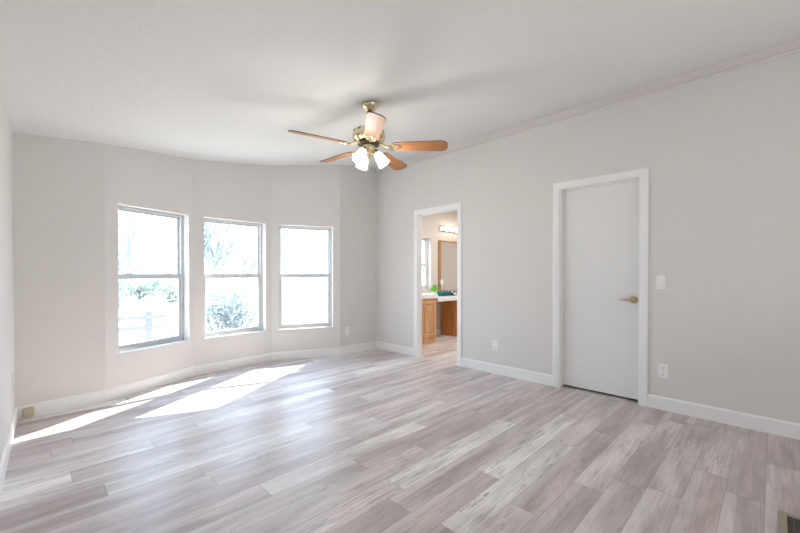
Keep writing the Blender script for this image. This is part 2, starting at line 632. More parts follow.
# ceiling: one sloped slab that covers the bay too
bm = bmesh.new()
lo = [bm.verts.new((p.x, p.y, ceil_z(p.x))) for p in OUT]
hi = [bm.verts.new((p.x, p.y, ceil_z(p.x) + 0.14)) for p in OUT]
bm.faces.new(lo); bm.faces.new(hi[::-1])
for k in range(8):
    bm.faces.new((lo[k], lo[(k + 1) % 8], hi[(k + 1) % 8], hi[k]))
structure(finish('ceiling', bm, M['ceiling']), 'sloped white textured ceiling over the bedroom', 'ceiling')

# bathroom and closet shells behind the right wall
BX0, BX1, BY0, BY1, BZ = 3.895, 7.0, 1.75, 4.45, 2.44


def box_wall(name, lo, hi, m, label):
    b = bmesh.new(); box(b, lo, hi)
    return structure(finish(name, b, m), label, 'wall')


BWIN = (4.25, 5.235, 0.87, 1.80)
V2 = lambda x, y: Vector((x, y))
wall_pts('wall_bathroom_back', V2(3.87, BY1), V2(BX1, BY1), V2(3.87, BY1 + 0.15), V2(BX1, BY1 + 0.15),
         [(BWIN[0] - 3.87, BWIN[1] - 3.87, BWIN[2], BWIN[3])], M['bath_wall'], 'bathroom wall with the narrow window, mirror and light bar', ztop=BZ, zbot=-0.05)
box_wall('wall_bathroom_right', (BX1, 0.3, -0.05), (BX1 + 0.12, BY1 + 0.15, BZ + 0.03), M['bath_wall'], 'far side wall of the bathroom')
box_wall('wall_bathroom_front', (BX0, BY0 - 0.1, -0.05), (BX1, BY0, BZ + 0.03), M['bath_wall'], 'bathroom wall facing the mirror')
box_wall('wall_closet_front', (BX0, 0.3, -0.05), (BX1, 0.42, BZ + 0.03), M['bath_wall'], 'end wall of the room behind the closed door')
bm = bmesh.new(); box(bm, (BX0 + 0.002, 0.3, BZ), (BX1 + 0.12, BY1 + 0.15, BZ + 0.1))
structure(finish('ceiling_bathroom', bm, M['ceiling']), 'flat white ceiling of the bathroom', 'ceiling')


# floor: rows of planks laid along x
def clip(poly, nx, ny, d):
    out = []
    for k in range(len(poly)):
        p, q = poly[k], poly[(k + 1) % len(poly)]
        a, b = p[0] * nx + p[1] * ny - d, q[0] * nx + q[1] * ny - d
        if a <= 0: out.append(p)
        if (a < 0 < b) or (b < 0 < a):
            t = a / (a - b)
            out.append((p[0] + (q[0] - p[0]) * t, p[1] + (q[1] - p[1]) * t))
    return out


def clip_convex(poly, region):
    for k in range(len(region)):
        p, q = region[k], region[(k + 1) % len(region)]
        ux, uy = q[0] - p[0], q[1] - p[1]
        nx, ny = uy, -ux          # region runs counter-clockwise
        poly = clip(poly, nx, ny, p[0] * nx + p[1] * ny)
        if len(poly) < 3: return []
    return poly


FX0, FX1, FY0, FYM = -0.40, 7.1, -2.3, 4.245
REGIONS = [
    [(FX0, FY0), (FX1, FY0), (FX1, FYM), (FX0, FYM)],
    [(OUT[2].x, FYM), (3.3, FYM), (OUT[5].x, OUT[5].y), (OUT[4].x, OUT[4].y), (OUT[3].x, OUT[3].y), (OUT[2].x, OUT[2].y)],
    [(3.3, FYM), (3.9, FYM), (3.9, 4.46), (3.3, 4.46)],
    [(3.9, FYM), (FX1, FYM), (FX1, 4.58), (3.9, 4.58)],
]
PW, PLEN, PY = 0.15, 1.22, 1.375
JOINT = {0: (1.405, 1.0), -2: (1.85, 0.97), -3: (1.33, 0.93), 3: (0.88, 0.93), 9: (-1.06, 0.98), -6: (2.31, 0.55), -8: (2.77, 0.6), 13: (1.42, 0.8), 6: (0.70, 0.8), -5: (0.9, 0.35)}
bm = bmesh.new()
LT = bm.faces.layers.float.new('tone')
LS = bm.faces.layers.float.new('seed')
RP = random.Random(21)
r0, r1 = math.floor((FY0 - PY) / PW), math.ceil((4.95 - PY) / PW)
prev = 0.0
for r in range(r0, r1):
    ya, yb = PY + r * PW, PY + (r + 1) * PW
    if r in JOINT:
        start = JOINT[r][0]
    else:
        start = prev + RP.choice((0.31, 0.42, 0.53, 0.66, 0.8))
    prev = start
    k0 = math.floor((FX0 - start) / PLEN)
    k1 = math.ceil((FX1 - start) / PLEN)
    last = 0.5
    for k in range(k0, k1):
        xa, xb = start + k * PLEN, start + (k + 1) * PLEN
        t = RP.choice((0.05, 0.15, 0.25, 0.3, 0.35, 0.4, 0.45, 0.5, 0.55, 0.62, 0.7, 0.9))
        if abs(t - last) < 0.08: t = (t + 0.3) % 0.75
        if r in JOINT and k == 0: t = JOINT[r][1]
        elif t > 0.8 and r <= 0 : t = 0.6
        last = t
        sd = RP.uniform(0, 60)
        quad = [(xa + 0.0007, ya + 0.0006), (xb - 0.0007, ya + 0.0006), (xb - 0.0007, yb - 0.0006), (xa + 0.0007, yb - 0.0006)]
        for reg in REGIONS:
            pg = clip_convex(quad, reg)
            if len(pg) < 3: continue
            area = abs(sum(pg[i][0] * pg[(i + 1) % len(pg)][1] - pg[(i + 1) % len(pg)][0] * pg[i][1] for i in range(len(pg)))) / 2
            if area < 1e-5: continue
            f = bm.faces.new([bm.verts.new((x, y, 0)) for x, y in pg])
            f[LT] = t; f[LS] = sd
for reg in REGIONS:
    prism(bm, reg, -0.12, -0.0015, mi=1)
structure(finish('floor', bm, [M['plank'], M['under']], recalc=False), 'whitewashed grey wood plank floor', 'floor')


# baseboards
def baseboard(name, a, b, label, u0=0.0, u1=None, h=0.11, th=0.014, za=0.0, zb=0.0, ma=0.0, mb=0.0):
    L = (b - a).length
    if u1 is None: u1 = L
    ang = math.atan2(b.y - a.y, b.x - a.x)
    bm = bmesh.new()
    prof = [(0, 0), (-th, 0), (-th, h - 0.014), (-th + 0.007, h - 0.003), (-th + 0.009, h), (0, h)]
    ra = [bm.verts.new((u0 - ma * y, y, z)) for y, z in prof]
    rb = [bm.verts.new((u1 + mb * y, y, z)) for y, z in prof]
    n = len(prof)
    bm.faces.new(ra); bm.faces.new(rb[::-1])
    for k in range(n):
        bm.faces.new((ra[k], ra[(k + 1) % n], rb[(k + 1) % n], rb[k]))
    o = finish(name, bm, M['trim'])
    o.location = (a.x, a.y, 0); o.rotation_euler = (0, 0, ang)
    return structure(o, label, 'baseboard')


def mitre(i):
    """tan of half the turn at corner i (0 = straight on)"""
    u = (PL[i % 8] - PL[(i - 1) % 8]).normalized(); v = (PL[(i + 1) % 8] - PL[i % 8]).normalized()
    t = math.atan2(u.x * v.y - u.y * v.x, u.dot(v))
    return -math.tan(t / 2)


for i, nm, lb in ((0, 'left', 'white baseboard along the left wall'), (1, 'back_left', 'white baseboard under the wall left of the bay'),
                  (2, 'bay_left', 'white baseboard under the left bay window'), (3, 'bay_centre', 'white baseboard under the middle bay window'),
                  (4, 'bay_right', 'white baseboard under the right bay window'), (5, 'back_right', 'white baseboard in the corner right of the bay')):
    baseboard('baseboard_' + nm, PL[i], PL[i + 1], lb, ma=mitre(i), mb=mitre(i + 1))
CAS = 0.062
baseboard('baseboard_right_corner', PL[6], PL[7], 'short white baseboard left of the bathroom doorway', ma=mitre(6), u1=y_to_u(3.466 + CAS))
baseboard('baseboard_right_middle', PL[6], PL[7], 'white baseboard between the doorway and the white door', u0=y_to_u(DOORWAY[0] - CAS), u1=y_to_u(DOOR[1] + CAS))
baseboard('baseboard_right_front', PL[6], PL[7], 'white baseboard right of the closed white door', u0=y_to_u(DOOR[0] - CAS), mb=mitre(7))
baseboard('baseboard_bathroom', V2(3.9, BY1), V2(BX1, BY1), 'white baseboard in the bathroom knee space', u0=0.95, u1=1.59)

# crown board along the right wall
XR = lambda y: PL[6].x + (PL[7].x - PL[6].x) * (PL[6].y - y) / (PL[6].y - PL[7].y)
bm = bmesh.new()
box(bm, (0.0, -0.008, 2.697), (6.53, -0.0005, 2.80))
box(bm, (0.0, -0.024, 2.680), (6.53, -0.0005, 2.698), bevel=0.005)
ang_r = math.atan2(PL[7].y - PL[6].y, PL[7].x - PL[6].x)
o = finish('trim_1', bm, M['crown'])
o.location = (PL[6].x, PL[6].y, 0); o.rotation_euler = (0, 0, ang_r)
structure(o, 'greige crown board with a thin bead along the top of the right wall', 'trim')


# ------------------------------------------------------------------ windows
def window(name, i_or_pts, u0, u1, z0, z1, label, recess=0.09, rail_z=1.13):
    a, b = i_or_pts
    ang = math.atan2(b.y - a.y, b.x - a.x)
    root = empty(name, (a.x, a.y, 0), (0, 0, ang))
    structure(root, label, 'window')
    f = 0.026
    d0, d1 = recess, recess + 0.055

    def ring(bm, ua, ub, za, zb, w, da, db, wb=None, wt=None):
        wb = wb or w
        wt = wt or w
        box(bm, (ua, da, za), (ua + w, db, zb), 0.003)
        box(bm, (ub - w, da, za), (ub, db, zb), 0.003)
        box(bm, (ua + w, da, zb - wt), (ub - w, db, zb), 0.003)
        box(bm, (ua + w, da, za), (ub - w, db, za + wb), 0.003)
    bm = bmesh.new()
    ring(bm, u0, u1, z0, z1, f, d0, d1)
    box(bm, (u0 + f, d0 - 0.012, z0), (u1 - f, d0, z0 + 0.012), 0.002)
    finish('window_frame', bm, M['vinyl'], root)
    bm = bmesh.new()
    ring(bm, u0 + f + .0005, u1 - f - .0005, rail_z - 0.030, z1 - f - .0005, 0.018, d0 + 0.032, d0 + 0.05)
    us = finish('upper_sash', bm, M['vinyl'], root)
    bm = bmesh.new(); box(bm, (u0 + f + 0.0185, d0 + 0.039, rail_z - 0.0115), (u1 - f - 0.0185, d0 + 0.043, z1 - f - 0.019))
    finish('glass_pane', bm, M['glass'], us)
    bm = bmesh.new()
    ring(bm, u0 + f + .0005, u1 - f - .0005, z0 + f + .0005, rail_z + 0.017, 0.026, d0 + 0.006, d0 + 0.028, 0.03, 0.052)
    ls = finish('lower_sash', bm, M['vinyl'], root)
    bm = bmesh.new(); box(bm, (u0 + f + 0.027, d0 + 0.015, z0 + f + 0.031), (u1 - f - 0.027, d0 + 0.019, rail_z - 0.0355))
    finish('glass_pane', bm, M['glass'], ls)
    w = u1 - u0
    for q in (0.22, 0.78):
        bm = bmesh.new()
        box(bm, (u0 + w * q - 0.025, d0 + 0.008, rail_z + 0.0175), (u0 + w * q + 0.025, d0 + 0.026, rail_z + 0.027), 0.002)
        box(bm, (u0 + w * q - 0.008, d0 - 0.002, rail_z + 0.0175), (u0 + w * q + 0.008, d0 + 0.01, rail_z + 0.024), 0.002)
        finish('sash_lock', bm, M['vinyl'], ls)
    # a portal for the daylight
    mid = a + (b - a).normalized() * ((u0 + u1) / 2)
    nrm = Vector((-(b - a).normalized().y, (b - a).normalized().x))
    p = mid + nrm * 0.165
    area_light('portal', (p.x, p.y, (z0 + z1) / 2), (p.x - nrm.x, p.y - nrm.y, (z0 + z1) / 2), u1 - u0, z1 - z0, 1, portal=True)


window('window_1', (PL[2], PL[3]), *WIN[2], W_SILL, W_HEAD, 'left sash window of the bay, looking on the fence')
window('window_2', (PL[3], PL[4]), *WIN[3], W_SILL, W_HEAD, 'middle sash window of the bay, looking on bare branches')
window('window_3', (PL[4], PL[5]), *WIN[4], W_SILL, W_HEAD, 'right sash window of the bay, all bright')
window('window_4', (V2(3.87, BY1), V2(BX1, BY1)), BWIN[0] - 3.87, BWIN[1] - 3.87, BWIN[2], BWIN[3], 'narrow window in the bathroom seen through the doorway', rail_z=1.315)


# ------------------------------------------------------------------ doorway casing and the white door
def casing(y0, y1, zt, m, parent=None, name='casing'):
    """three mitred boards on the room side; local frame: +x to the right wall's back, y as world"""
    bm = bmesh.new()
    th = 0.016
    prof = [(0.0, 0.0), (0.0, th * 0.55), (0.012, th * 0.75), (CAS - 0.012, th), (CAS, th * 0.9), (CAS, 0.0)]
    path = [((y1, -0.0), (1, 0)), ((y1, zt), (1, 1)), ((y0, zt), (-1, 1)), ((y0, 0.0), (-1, 0))]
    rings = []
    for (yy, zz), (sy, sz) in path:
        rings.append([bm.verts.new((XR(yy) - t - 0.0004, yy + sy * w, zz + sz * w)) for w, t in prof])
    n = len(prof)
    for a, b in zip(rings, rings[1:]):
        for k in range(n):
            bm.faces.new((a[k], a[(k + 1) % n], b[(k + 1) % n], b[k]))
    bm.faces.new(rings[0]); bm.faces.new(rings[-1][::-1])
    return finish(name, bm, m, parent)


def jamb(y0, y1, zt, m, parent, stop=None):
    bm = bmesh.new()
    xa, xb = XR((y0 + y1) / 2) - 0.004, XR((y0 + y1) / 2) + T_RIGHT + 0.004
    t = 0.009
    box(bm, (xa, y0, 0.0), (xb, y0 + t, zt), 0.001)
    box(bm, (xa, y1 - t, 0.0), (xb, y1, zt), 0.001)
    box(bm, (xa, y0 + t, zt - t), (xb, y1 - t, zt), 0.001)
    if stop:
        s0, s1 = stop
        box(bm, (s0, y0 + t, 0.0), (s1, y0 + t + 0.010, zt - t), 0.002)
        box(bm, (s0, y1 - t - 0.010, 0.0), (s1, y1 - t, zt - t), 0.002)
        box(bm, (s0, y0 + t + 0.010, zt - t - 0.010), (s1, y1 - t - 0.010, zt - t), 0.002)
    return finish('jamb', bm, m, parent)


d2 = empty('trim_2', (0, 0, 0))
structure(d2, 'white casing of the open doorway to the bathroom', 'doorway trim')
casing(DOORWAY[0], 3.466, DOORWAY[2], M['trim'], d2)
jamb(DOORWAY[0], DOORWAY[1], DOORWAY[2], M['trim'], d2)

d1 = empty('door_1', (0, 0, 0))
structure(d1, 'closed flat white door with a brass lever in the right wall', 'door')
casing(DOOR[0], DOOR[1], DOOR[2], M['trim'], d1)
SX = XR(1.2) + 0.062
jamb(DOOR[0], DOOR[1], DOOR[2], M['trim'], d1, (SX - 0.024, SX - 0.001))
bm = bmesh.new(); box(bm, (SX, DOOR[0] + 0.0145, 0.021), (SX + 0.036, DOOR[1] - 0.0145, DOOR[2] - 0.015), 0.0015)
slab = finish('door_slab', bm, M['door'], d1)
HY, HZ = 0.888, 0.915
toX = Matrix.Translation((SX, HY, HZ)) @ Matrix.Rotation(-math.pi / 2, 4, 'Y')
bm = bmesh.new()
lathe(bm, [(0.0, 0.0), (0.031, 0.0), (0.031, 0.005), (0.027, 0.010), (0.013, 0.012), (0.011, 0.042), (0.0, 0.042)], 28, toX)
tube(bm, [(SX - 0.046, HY - 0.012, HZ), (SX - 0.048, HY + 0.02, HZ + 0.001), (SX - 0.047, HY + 0.06, HZ + 0.001), (SX - 0.043, HY + 0.095, HZ - 0.002), (SX - 0.040, HY + 0.112, HZ - 0.004)],
     [0.0095, 0.010, 0.009, 0.0075, 0.005], 12)
hd = smooth_by_angle(finish('door_handle', bm, M['satin_brass'], d1))
hd['label'] = 'satin brass lever handle'


# ------------------------------------------------------------------ ceiling fan
FANX, FANY = 1.952, 2.306
FZ = ceil_z(FANX)
fan = empty('ceiling_fan', (FANX, FANY, FZ), (0.017, 0.027, 0))   # it hangs a touch off plumb
tag(fan, 'five blade oak and brass ceiling fan with three lit glass shades, hanging from the ceiling', 'ceiling fan')
SLOPE = math.atan(0.1375)

bm = bmesh.new()
lathe(bm, [(0.0, -0.001), (0.068, -0.001), (0.072, -0.006), (0.072, -0.013), (0.062, -0.03), (0.045, -0.048), (0.030, -0.058), (0.020, -0.061), (0.0, -0.061)], 40, Matrix.Rotation(-SLOPE, 4, 'Y'))
can = smooth_by_angle(finish('canopy', bm, M['brass'], fan), 50)
bm = bmesh.new()
lathe(bm, [(0.0, -0.05), (0.022, -0.054), (0.022, -0.070), (0.0125, -0.078), (0.0125, -0.178), (0.026, -0.186), (0.026, -0.204), (0.0, -0.204)], 24)
smooth_by_angle(finish('downrod', bm, M['dark_metal'], fan), 40)
DZ = -0.018      # the motor hangs a little lower on its rod
bm = bmesh.new()
lathe(bm, [(0.0, -0.176), (0.04, -0.178), (0.075, -0.186), (0.105, -0.198), (0.124, -0.215), (0.132, -0.232), (0.134, -0.252), (0.131, -0.268), (0.120, -0.281), (0.098, -0.290), (0.09, -0.295), (0.0, -0.295)], 48, Matrix.Translation((0, 0, DZ)))
mot = smooth_by_angle(finish('motor_housing', bm, M['brass'], fan), 40)
for k in range(10):
    a = 2 * math.pi * k / 10 + 0.18
    bm = bmesh.new()
    xf = Matrix.Rotation(a, 4, 'Z') @ Matrix.Translation((0.118, 0, -0.209 + DZ)) @ Matrix.Rotation(math.radians(42), 4, 'Y')
    lathe(bm, [(0.0, 0.0), (0.017, 0.0), (0.017, 0.003), (0.011, 0.004), (0.009, 0.001), (0.0, 0.001)], 18, xf)
    o = smooth_by_angle(finish('vent_rosette', bm, M['dark_metal'] if k % 2 == 0 else M['brass'], mot))
bm = bmesh.new()
lathe(bm, [(0.0, -0.294), (0.085, -0.294), (0.088, -0.300), (0.088, -0.314), (0.0, -0.314)], 36, Matrix.Translation((0, 0, DZ)))
smooth_by_angle(finish('rotor_ring', bm, M['dark_metal'], fan), 40)
bm = bmesh.new()
lathe(bm, [(0.0, -0.313), (0.045, -0.314), (0.052, -0.319), (0.054, -0.350), (0.050, -0.366), (0.036, -0.374), (0.036, -0.388), (0.042, -0.393), (0.040, -0.404), (0.020, -0.414), (0.010, -0.424), (0.0, -0.428)], 36, Matrix.Translation((0, 0, DZ * 0.6)))
smooth_by_angle(finish('switch_housing', bm, M['brass'], fan), 40)

# blades, one mesh shared by the five
BL0, BL1, BZ0 = 0.195, 0.633, -0.350


def blade_mesh():
    bm = bmesh.new()
    w0, w1 = 0.054, 0.068
    # outline: rounded root, clipped rounded tip
    out = [(BL0, -w0 * 0.72), (BL0 + 0.02, -w0), (BL1 - 0.05, -w1), (BL1 - 0.016, -w1 * 0.82), (BL1, -w1 * 0.40), (BL1, w1 * 0.40), (BL1 - 0.016, w1 * 0.82), (BL1 - 0.05, w1), (BL0 + 0.02, w0), (BL0, w0 * 0.72)]
    prism(bm, out, -0.0035, 0.0035)
    bmesh.ops.recalc_face_normals(bm, faces=bm.faces)
    for f in bm.faces:
        f.material_index = 0 if abs(f.normal.z) > 0.5 else 1
    return bm


def iron_mesh():
    bm = bmesh.new()
    # strap from the rotor ring down and out, forked plate under the blade, decorative ring
    tube(bm, [(0.075, 0, 0.026), (0.11, 0, 0.022), (0.14, 0, 0.004), (0.165, 0, -0.006)], [0.010, 0.011, 0.010, 0.010], 10)
    out = [(0.155, -0.012), (0.175, -0.030), (0.205, -0.040), (0.235, -0.034), (0.262, -0.012), (0.268, 0.0), (0.262, 0.012), (0.235, 0.034), (0.205, 0.040), (0.175, 0.030), (0.155, 0.012)]
    prism(bm, out, -0.0085, -0.0037)
    t = bmesh.new()
    for k in range(20):
        a = 2 * math.pi * k / 20
        for j in range(6):
            b = 2 * math.pi * j / 6
            t.verts.new((0.208 + (0.020 + 0.005 * math.cos(b)) * math.cos(a), (0.026 + 0.005 * math.cos(b)) * math.sin(a), -0.010 + 0.005 * math.sin(b)))
    t.verts.ensure_lookup_table()
    for k in range(20):
        for j in range(6):
            t.faces.new([t.verts[(k % 20) * 6 + j], t.verts[((k + 1) % 20) * 6 + j], t.verts[((k + 1) % 20) * 6 + (j + 1) % 6], t.verts[k * 6 + (j + 1) % 6]])
    merge(bm, t)
    for x, y in ((0.240, 0.018), (0.240, -0.018), (0.182, 0.0)):
        sphere(bm, (x, y, -0.0095), 0.005, (1, 1, 0.6), 10, 6)
    return bm


blade = finish('blade', blade_mesh(), [M['oak'], M['oak_edge']], fan)
iron = smooth_by_angle(finish('blade_iron', iron_mesh(), M['brass'], blade), 40)
PITCHB = math.radians(-14.5)
TH0 = 18.95
for k in range(5):
    b = blade if k == 0 else copy_tree(blade, fan)
    b.location = (0, 0, BZ0)
    b.rotation_euler = (PITCHB, 0, math.radians(TH0 + 72 * k))

# light kit: three arms with flared glass shades
for k, az in enumerate((195, -45, 75)):
    a = math.radians(az)
    c, s = math.cos(a), math.sin(a)
    bm = bmesh.new()
    tube(bm, [(0.028 * c, 0.028 * s, -0.386), (0.040 * c, 0.040 * s, -0.384), (0.052 * c, 0.052 * s, -0.384), (0.058 * c, 0.058 * s, -0.392)], [0.010, 0.010, 0.012, 0.014], 10)
    tilt = math.radians(36)
    xf = Matrix.Translation((0.052 * c, 0.052 * s, -0.376)) @ Matrix.Rotation(a, 4, 'Z') @ Matrix.Rotation(-tilt, 4, 'Y')
    lathe(bm, [(0.0, 0.004), (0.016, 0.002), (0.024, -0.010), (0.026, -0.026), (0.0, -0.026)], 20, xf)
    arm = smooth_by_angle(finish('lamp_arm', bm, M['brass'], fan), 40)
    bm = bmesh.new()
    prof = [(0.0255, -0.018), (0.029, -0.030), (0.040, -0.055), (0.047, -0.085), (0.050, -0.110), (0.056, -0.135), (0.0535, -0.135), (0.047, -0.110), (0.044, -0.085), (0.037, -0.055), (0.026, -0.030), (0.0225, -0.018)]
    prof = [(r * 0.92, z) for r, z in prof]
    prof.append(prof[0])
    lathe(bm, prof, 28, xf, cap=False)
    sh = finish('glass_shade', bm, M['frosted'], fan, smooth=True)
    bm = bmesh.new()
    sphere(bm, (0, 0, -0.075), 0.024, (1, 1, 1.25))
    bmesh.ops.transform(bm, matrix=xf, verts=bm.verts)
    finish('bulb', bm, M['bulb'], sh, smooth=True)
    pd = bpy.data.lights.new('fan_lamp', 'POINT'); pd.energy = FAN_W; pd.color = (1.0, 0.96, 0.90); pd.shadow_soft_size = 0.045
    po = bpy.data.objects.new('fan_lamp', pd); COL.objects.link(po); po.parent = fan
    po.location = xf @ Vector((0, 0, -0.175))

for (px, py, zl) in ((-0.030, -0.034, -0.545), (0.022, 0.040, -0.50)):
    bm = bmesh.new()
    tube(bm, [(px, py, -0.36), (px * 1.35, py * 1.35, -0.375), (px * 1.4, py * 1.4, zl)], 0.0016, 6)
    pc = finish('pull_chain', bm, M['brass'], fan)
    bm = bmesh.new()
    lathe(bm, [(0.0, 0.012), (0.004, 0.008), (0.006, -0.004), (0.004, -0.012), (0.0, -0.014)], 12, Matrix.Translation((px * 1.4, py * 1.4, zl - 0.010)))
    finish('chain_knob', bm, M['dark_metal'], pc, smooth=True)


# ------------------------------------------------------------------ outlets, switch, jack box, floor register
def wall_frame(p, u):
    """matrix: local x along u (horizontal), local z up, local y into the room"""
    ang = math.atan2(u.y, u.x)
    return (p.x, p.y, 0), (0, 0, ang)


def outlet(i, uu, z, label, flip=True):
    a, b = PL[i], PL[(i + 1) % 8]
    u = (b - a).normalized()
    p = a + u * uu
    root = empty('wall_outlet', (p.x, p.y, z), (0, 0, math.atan2(u.y, u.x)))
    tag(root, label, 'outlet', 'white wall outlets')
    bm = bmesh.new(); box(bm, (-0.036, -0.0065, -0.060), (0.036, -0.0005, 0.060), 0.003)
    finish('cover_plate', bm, M['plate'], root)
    for zz in (0.027, -0.027):
        bm = bmesh.new()
        out = [(0.017 * math.cos(t) , 0.0145 * math.sin(t) + 0) for t in [2 * math.pi * k / 16 for k in range(16)]]
        prism(bm, out, 0.0, 0.0025, xf=Matrix.Translation((0, -0.0067, zz)) @ Matrix.Rotation(math.pi / 2, 4, 'X'))
        sk = finish('socket', bm, M['plate'], root)
        bm = bmesh.new()
        for xx, h in ((-0.0065, 0.005), (0.0065, 0.004)):
            box(bm, (xx - 0.0012, -0.0100, zz + 0.003 - h), (xx + 0.0012, -0.0092, zz + 0.003 + h))
        box(bm, (-0.0025, -0.0100, zz - 0.011), (0.0025, -0.0092, zz - 0.007))
        finish('socket_slots', bm, M['slot'], sk)
    bm = bmesh.new(); sphere(bm, (0, -0.0065, 0), 0.003, (1, 0.5, 1), 8, 6)
    finish('screw', bm, M['plate'], root)
    return root


outlet(0, 6.20, 0.355, 'white outlet on the left wall, seen nearly edge on near the corner')
outlet(5, 0.123, 0.325, 'white outlet low on the narrow wall right of the bay windows')
outlet(6, y_to_u(2.257), 0.325, 'white outlet between the bathroom doorway and the white door')
outlet(6, y_to_u(0.653), 0.328, 'white outlet below the light switch right of the white door')

p = PL[6] + (PL[7] - PL[6]).normalized() * y_to_u(0.672)
sw = empty('light_switch', (p.x, p.y, 1.077), (0, 0, ang_r))
tag(sw, 'white rocker light switch on the wall right of the white door', 'light switch')
bm = bmesh.new(); box(bm, (-0.037, -0.0065, -0.060), (0.037, -0.0005, 0.060), 0.003)
finish('cover_plate', bm, M['plate'], sw)
bm = bmesh.new()
box(bm, (-0.0175, -0.0085, -0.034), (0.0175, -0.0066, 0.034), 0.001)
finish('rocker_frame', bm, M['plate'], sw)
bm = bmesh.new()
prism(bm, [(-0.0145, -0.0087), (0.0145, -0.0087), (0.0145, -0.0125), (-0.0145, -0.0100)], -0.030, 0.030)
finish('rocker', bm, M['plate'], sw)
for zz in (0.047, -0.047):
    bm = bmesh.new(); sphere(bm, (0, -0.0065, zz), 0.003, (1, 0.5, 1), 8, 6)
    finish('screw', bm, M['plate'], sw)

a, b = PL[1], PL[2]
u = (b - a).normalized(); p = a + u * 0.070
jk = empty('phone_jack', (p.x, p.y, 0.056), (0, 0, math.atan2(u.y, u.x)))
tag(jk, 'small beige phone jack box on the baseboard in the left corner', 'phone jack')
bm = bmesh.new(); box(bm, (-0.032, -0.042, -0.036), (0.032, -0.0145, 0.036), 0.006, seg=2)
finish('jack_cover', bm, M['beige_plastic'], jk)
bm = bmesh.new(); box(bm, (-0.007, -0.036, -0.0375), (0.007, -0.022, -0.0362))
finish('jack_port', bm, M['slot'], jk)
bm = bmesh.new(); tube(bm, [(-0.034, -0.028, -0.02), (-0.046, -0.026, -0.038), (-0.060, -0.020, -0.050)], 0.0025, 6)
finish('cord', bm, M['beige_plastic'], jk)

# floor register in the near right corner of the picture
VX0, VX1, VY0, VY1 = 2.235, 2.562, -0.20, -0.022
rg = empty('floor_register', ((VX0 + VX1) / 2, (VY0 + VY1) / 2, 0.0))
tag(rg, 'tan metal floor register with dark slats, set in the plank floor', 'floor vent')
hx, hy = (VX1 - VX0) / 2, (VY1 - VY0) / 2
FWd = 0.028
bm = bmesh.new()
for lo_, hi_ in (((-hx, -hy), (hx, -hy + FWd)), ((-hx, hy - FWd), (hx, hy)), ((-hx, -hy + FWd), (-hx + FWd, hy - FWd)), ((hx - FWd, -hy + FWd), (hx, hy - FWd))):
    box(bm, (*lo_, 0.0005), (*hi_, 0.006), 0.0018)
finish('register_frame', bm, M['register'], rg)
bm = bmesh.new(); box(bm, (-hx + FWd, -hy + FWd, 0.0004), (hx - FWd, hy - FWd, 0.0012))
finish('duct_opening', bm, M['register_dark'], rg)
bm = bmesh.new()
n = 22
for k in range(n):
    x = -hx + FWd + (k + 0.5) * (2 * hx - 2 * FWd) / n
    box(bm, (x - 0.0022, -hy + FWd, 0.0013), (x + 0.0022, hy - FWd, 0.005))
for q in (-0.33, 0.0, 0.33):
    y = q * 2 * (hy - FWd)
    box(bm, (-hx + FWd, y - 0.002, 0.0013), (hx - FWd, y + 0.002, 0.0045))
finish('slat_grille', bm, M['register_slat'], rg)


# ------------------------------------------------------------------ bathroom
CY = 3.99          # front of the cabinets
vc = empty('vanity_cabinet', (4.49, CY, 0))
tag(vc, 'honey oak vanity cabinet under the raised white counter, by the bathroom doorway', 'cabinet')
x0, x1 = -0.46, 0.335
bm = bmesh.new(); box(bm, (x0, 0.0, 0.0), (x1, BY1 - CY - 0.016, 0.735), 0.002)
finish('cabinet_body', bm, M['cab'], vc)


def panel_door(xa, xb, za, zb, parent):
    bm = bmesh.new()
    w = 0.055
    box(bm, (xa, -0.020, za), (xa + w, -0.0005, zb), 0.003)
    box(bm, (xb - w, -0.020, za), (xb, -0.0005, zb), 0.003)
    box(bm, (xa + w, -0.020, zb - w), (xb - w, -0.0005, zb), 0.003)
    box(bm, (xa + w, -0.020, za), (xb - w, -0.0005, za + w), 0.003)
    box(bm, (xa + w, -0.009, za + w), (xb - w, -0.0005, zb - w))
    box(bm, (xa + w + 0.012, -0.017, za + w + 0.012), (xb - w - 0.012, -0.008, zb - w - 0.012), 0.008)
    return finish('cabinet_door', bm, M['cab'], parent)


for xa, xb, kx in ((-0.430, -0.06, -0.09), (-0.040, 0.310, -0.012)):
    d = panel_door(xa, xb, 0.115, 0.705, vc)
    bm = bmesh.new()
    tube(bm, [(kx, -0.021, 0.585), (kx, -0.045, 0.595), (kx, -0.048, 0.620), (kx, -0.045, 0.645), (kx, -0.021, 0.655)], 0.007, 8)
    h = finish('door_pull', bm, M['chrome'], d)
    h['label'] = 'pale metal pull'

bm = bmesh.new()
box(bm, (4.0, CY - 0.025, 0.736), (4.852, BY1 - 0.001, 0.806), 0.008, seg=2)
box(bm, (4.0, BY1 - 0.018, 0.806), (4.852, BY1 - 0.001, 0.866), 0.004)
ct = finish('vanity_counter', bm, M['counter'])
tag(ct, 'raised white vanity counter with the sink tap, under the bathroom window', 'countertop')
bm = bmesh.new()
box(bm, (4.853, CY - 0.012, 0.672), (6.6, BY1 - 0.001, 0.742), 0.008, seg=2)
box(bm, (4.853, BY1 - 0.018, 0.742), (6.6, BY1 - 0.001, 0.80), 0.004)
ct2 = finish('makeup_counter', bm, M['counter'])
tag(ct2, 'lower white counter over the knee space, below the bathroom mirror', 'countertop')

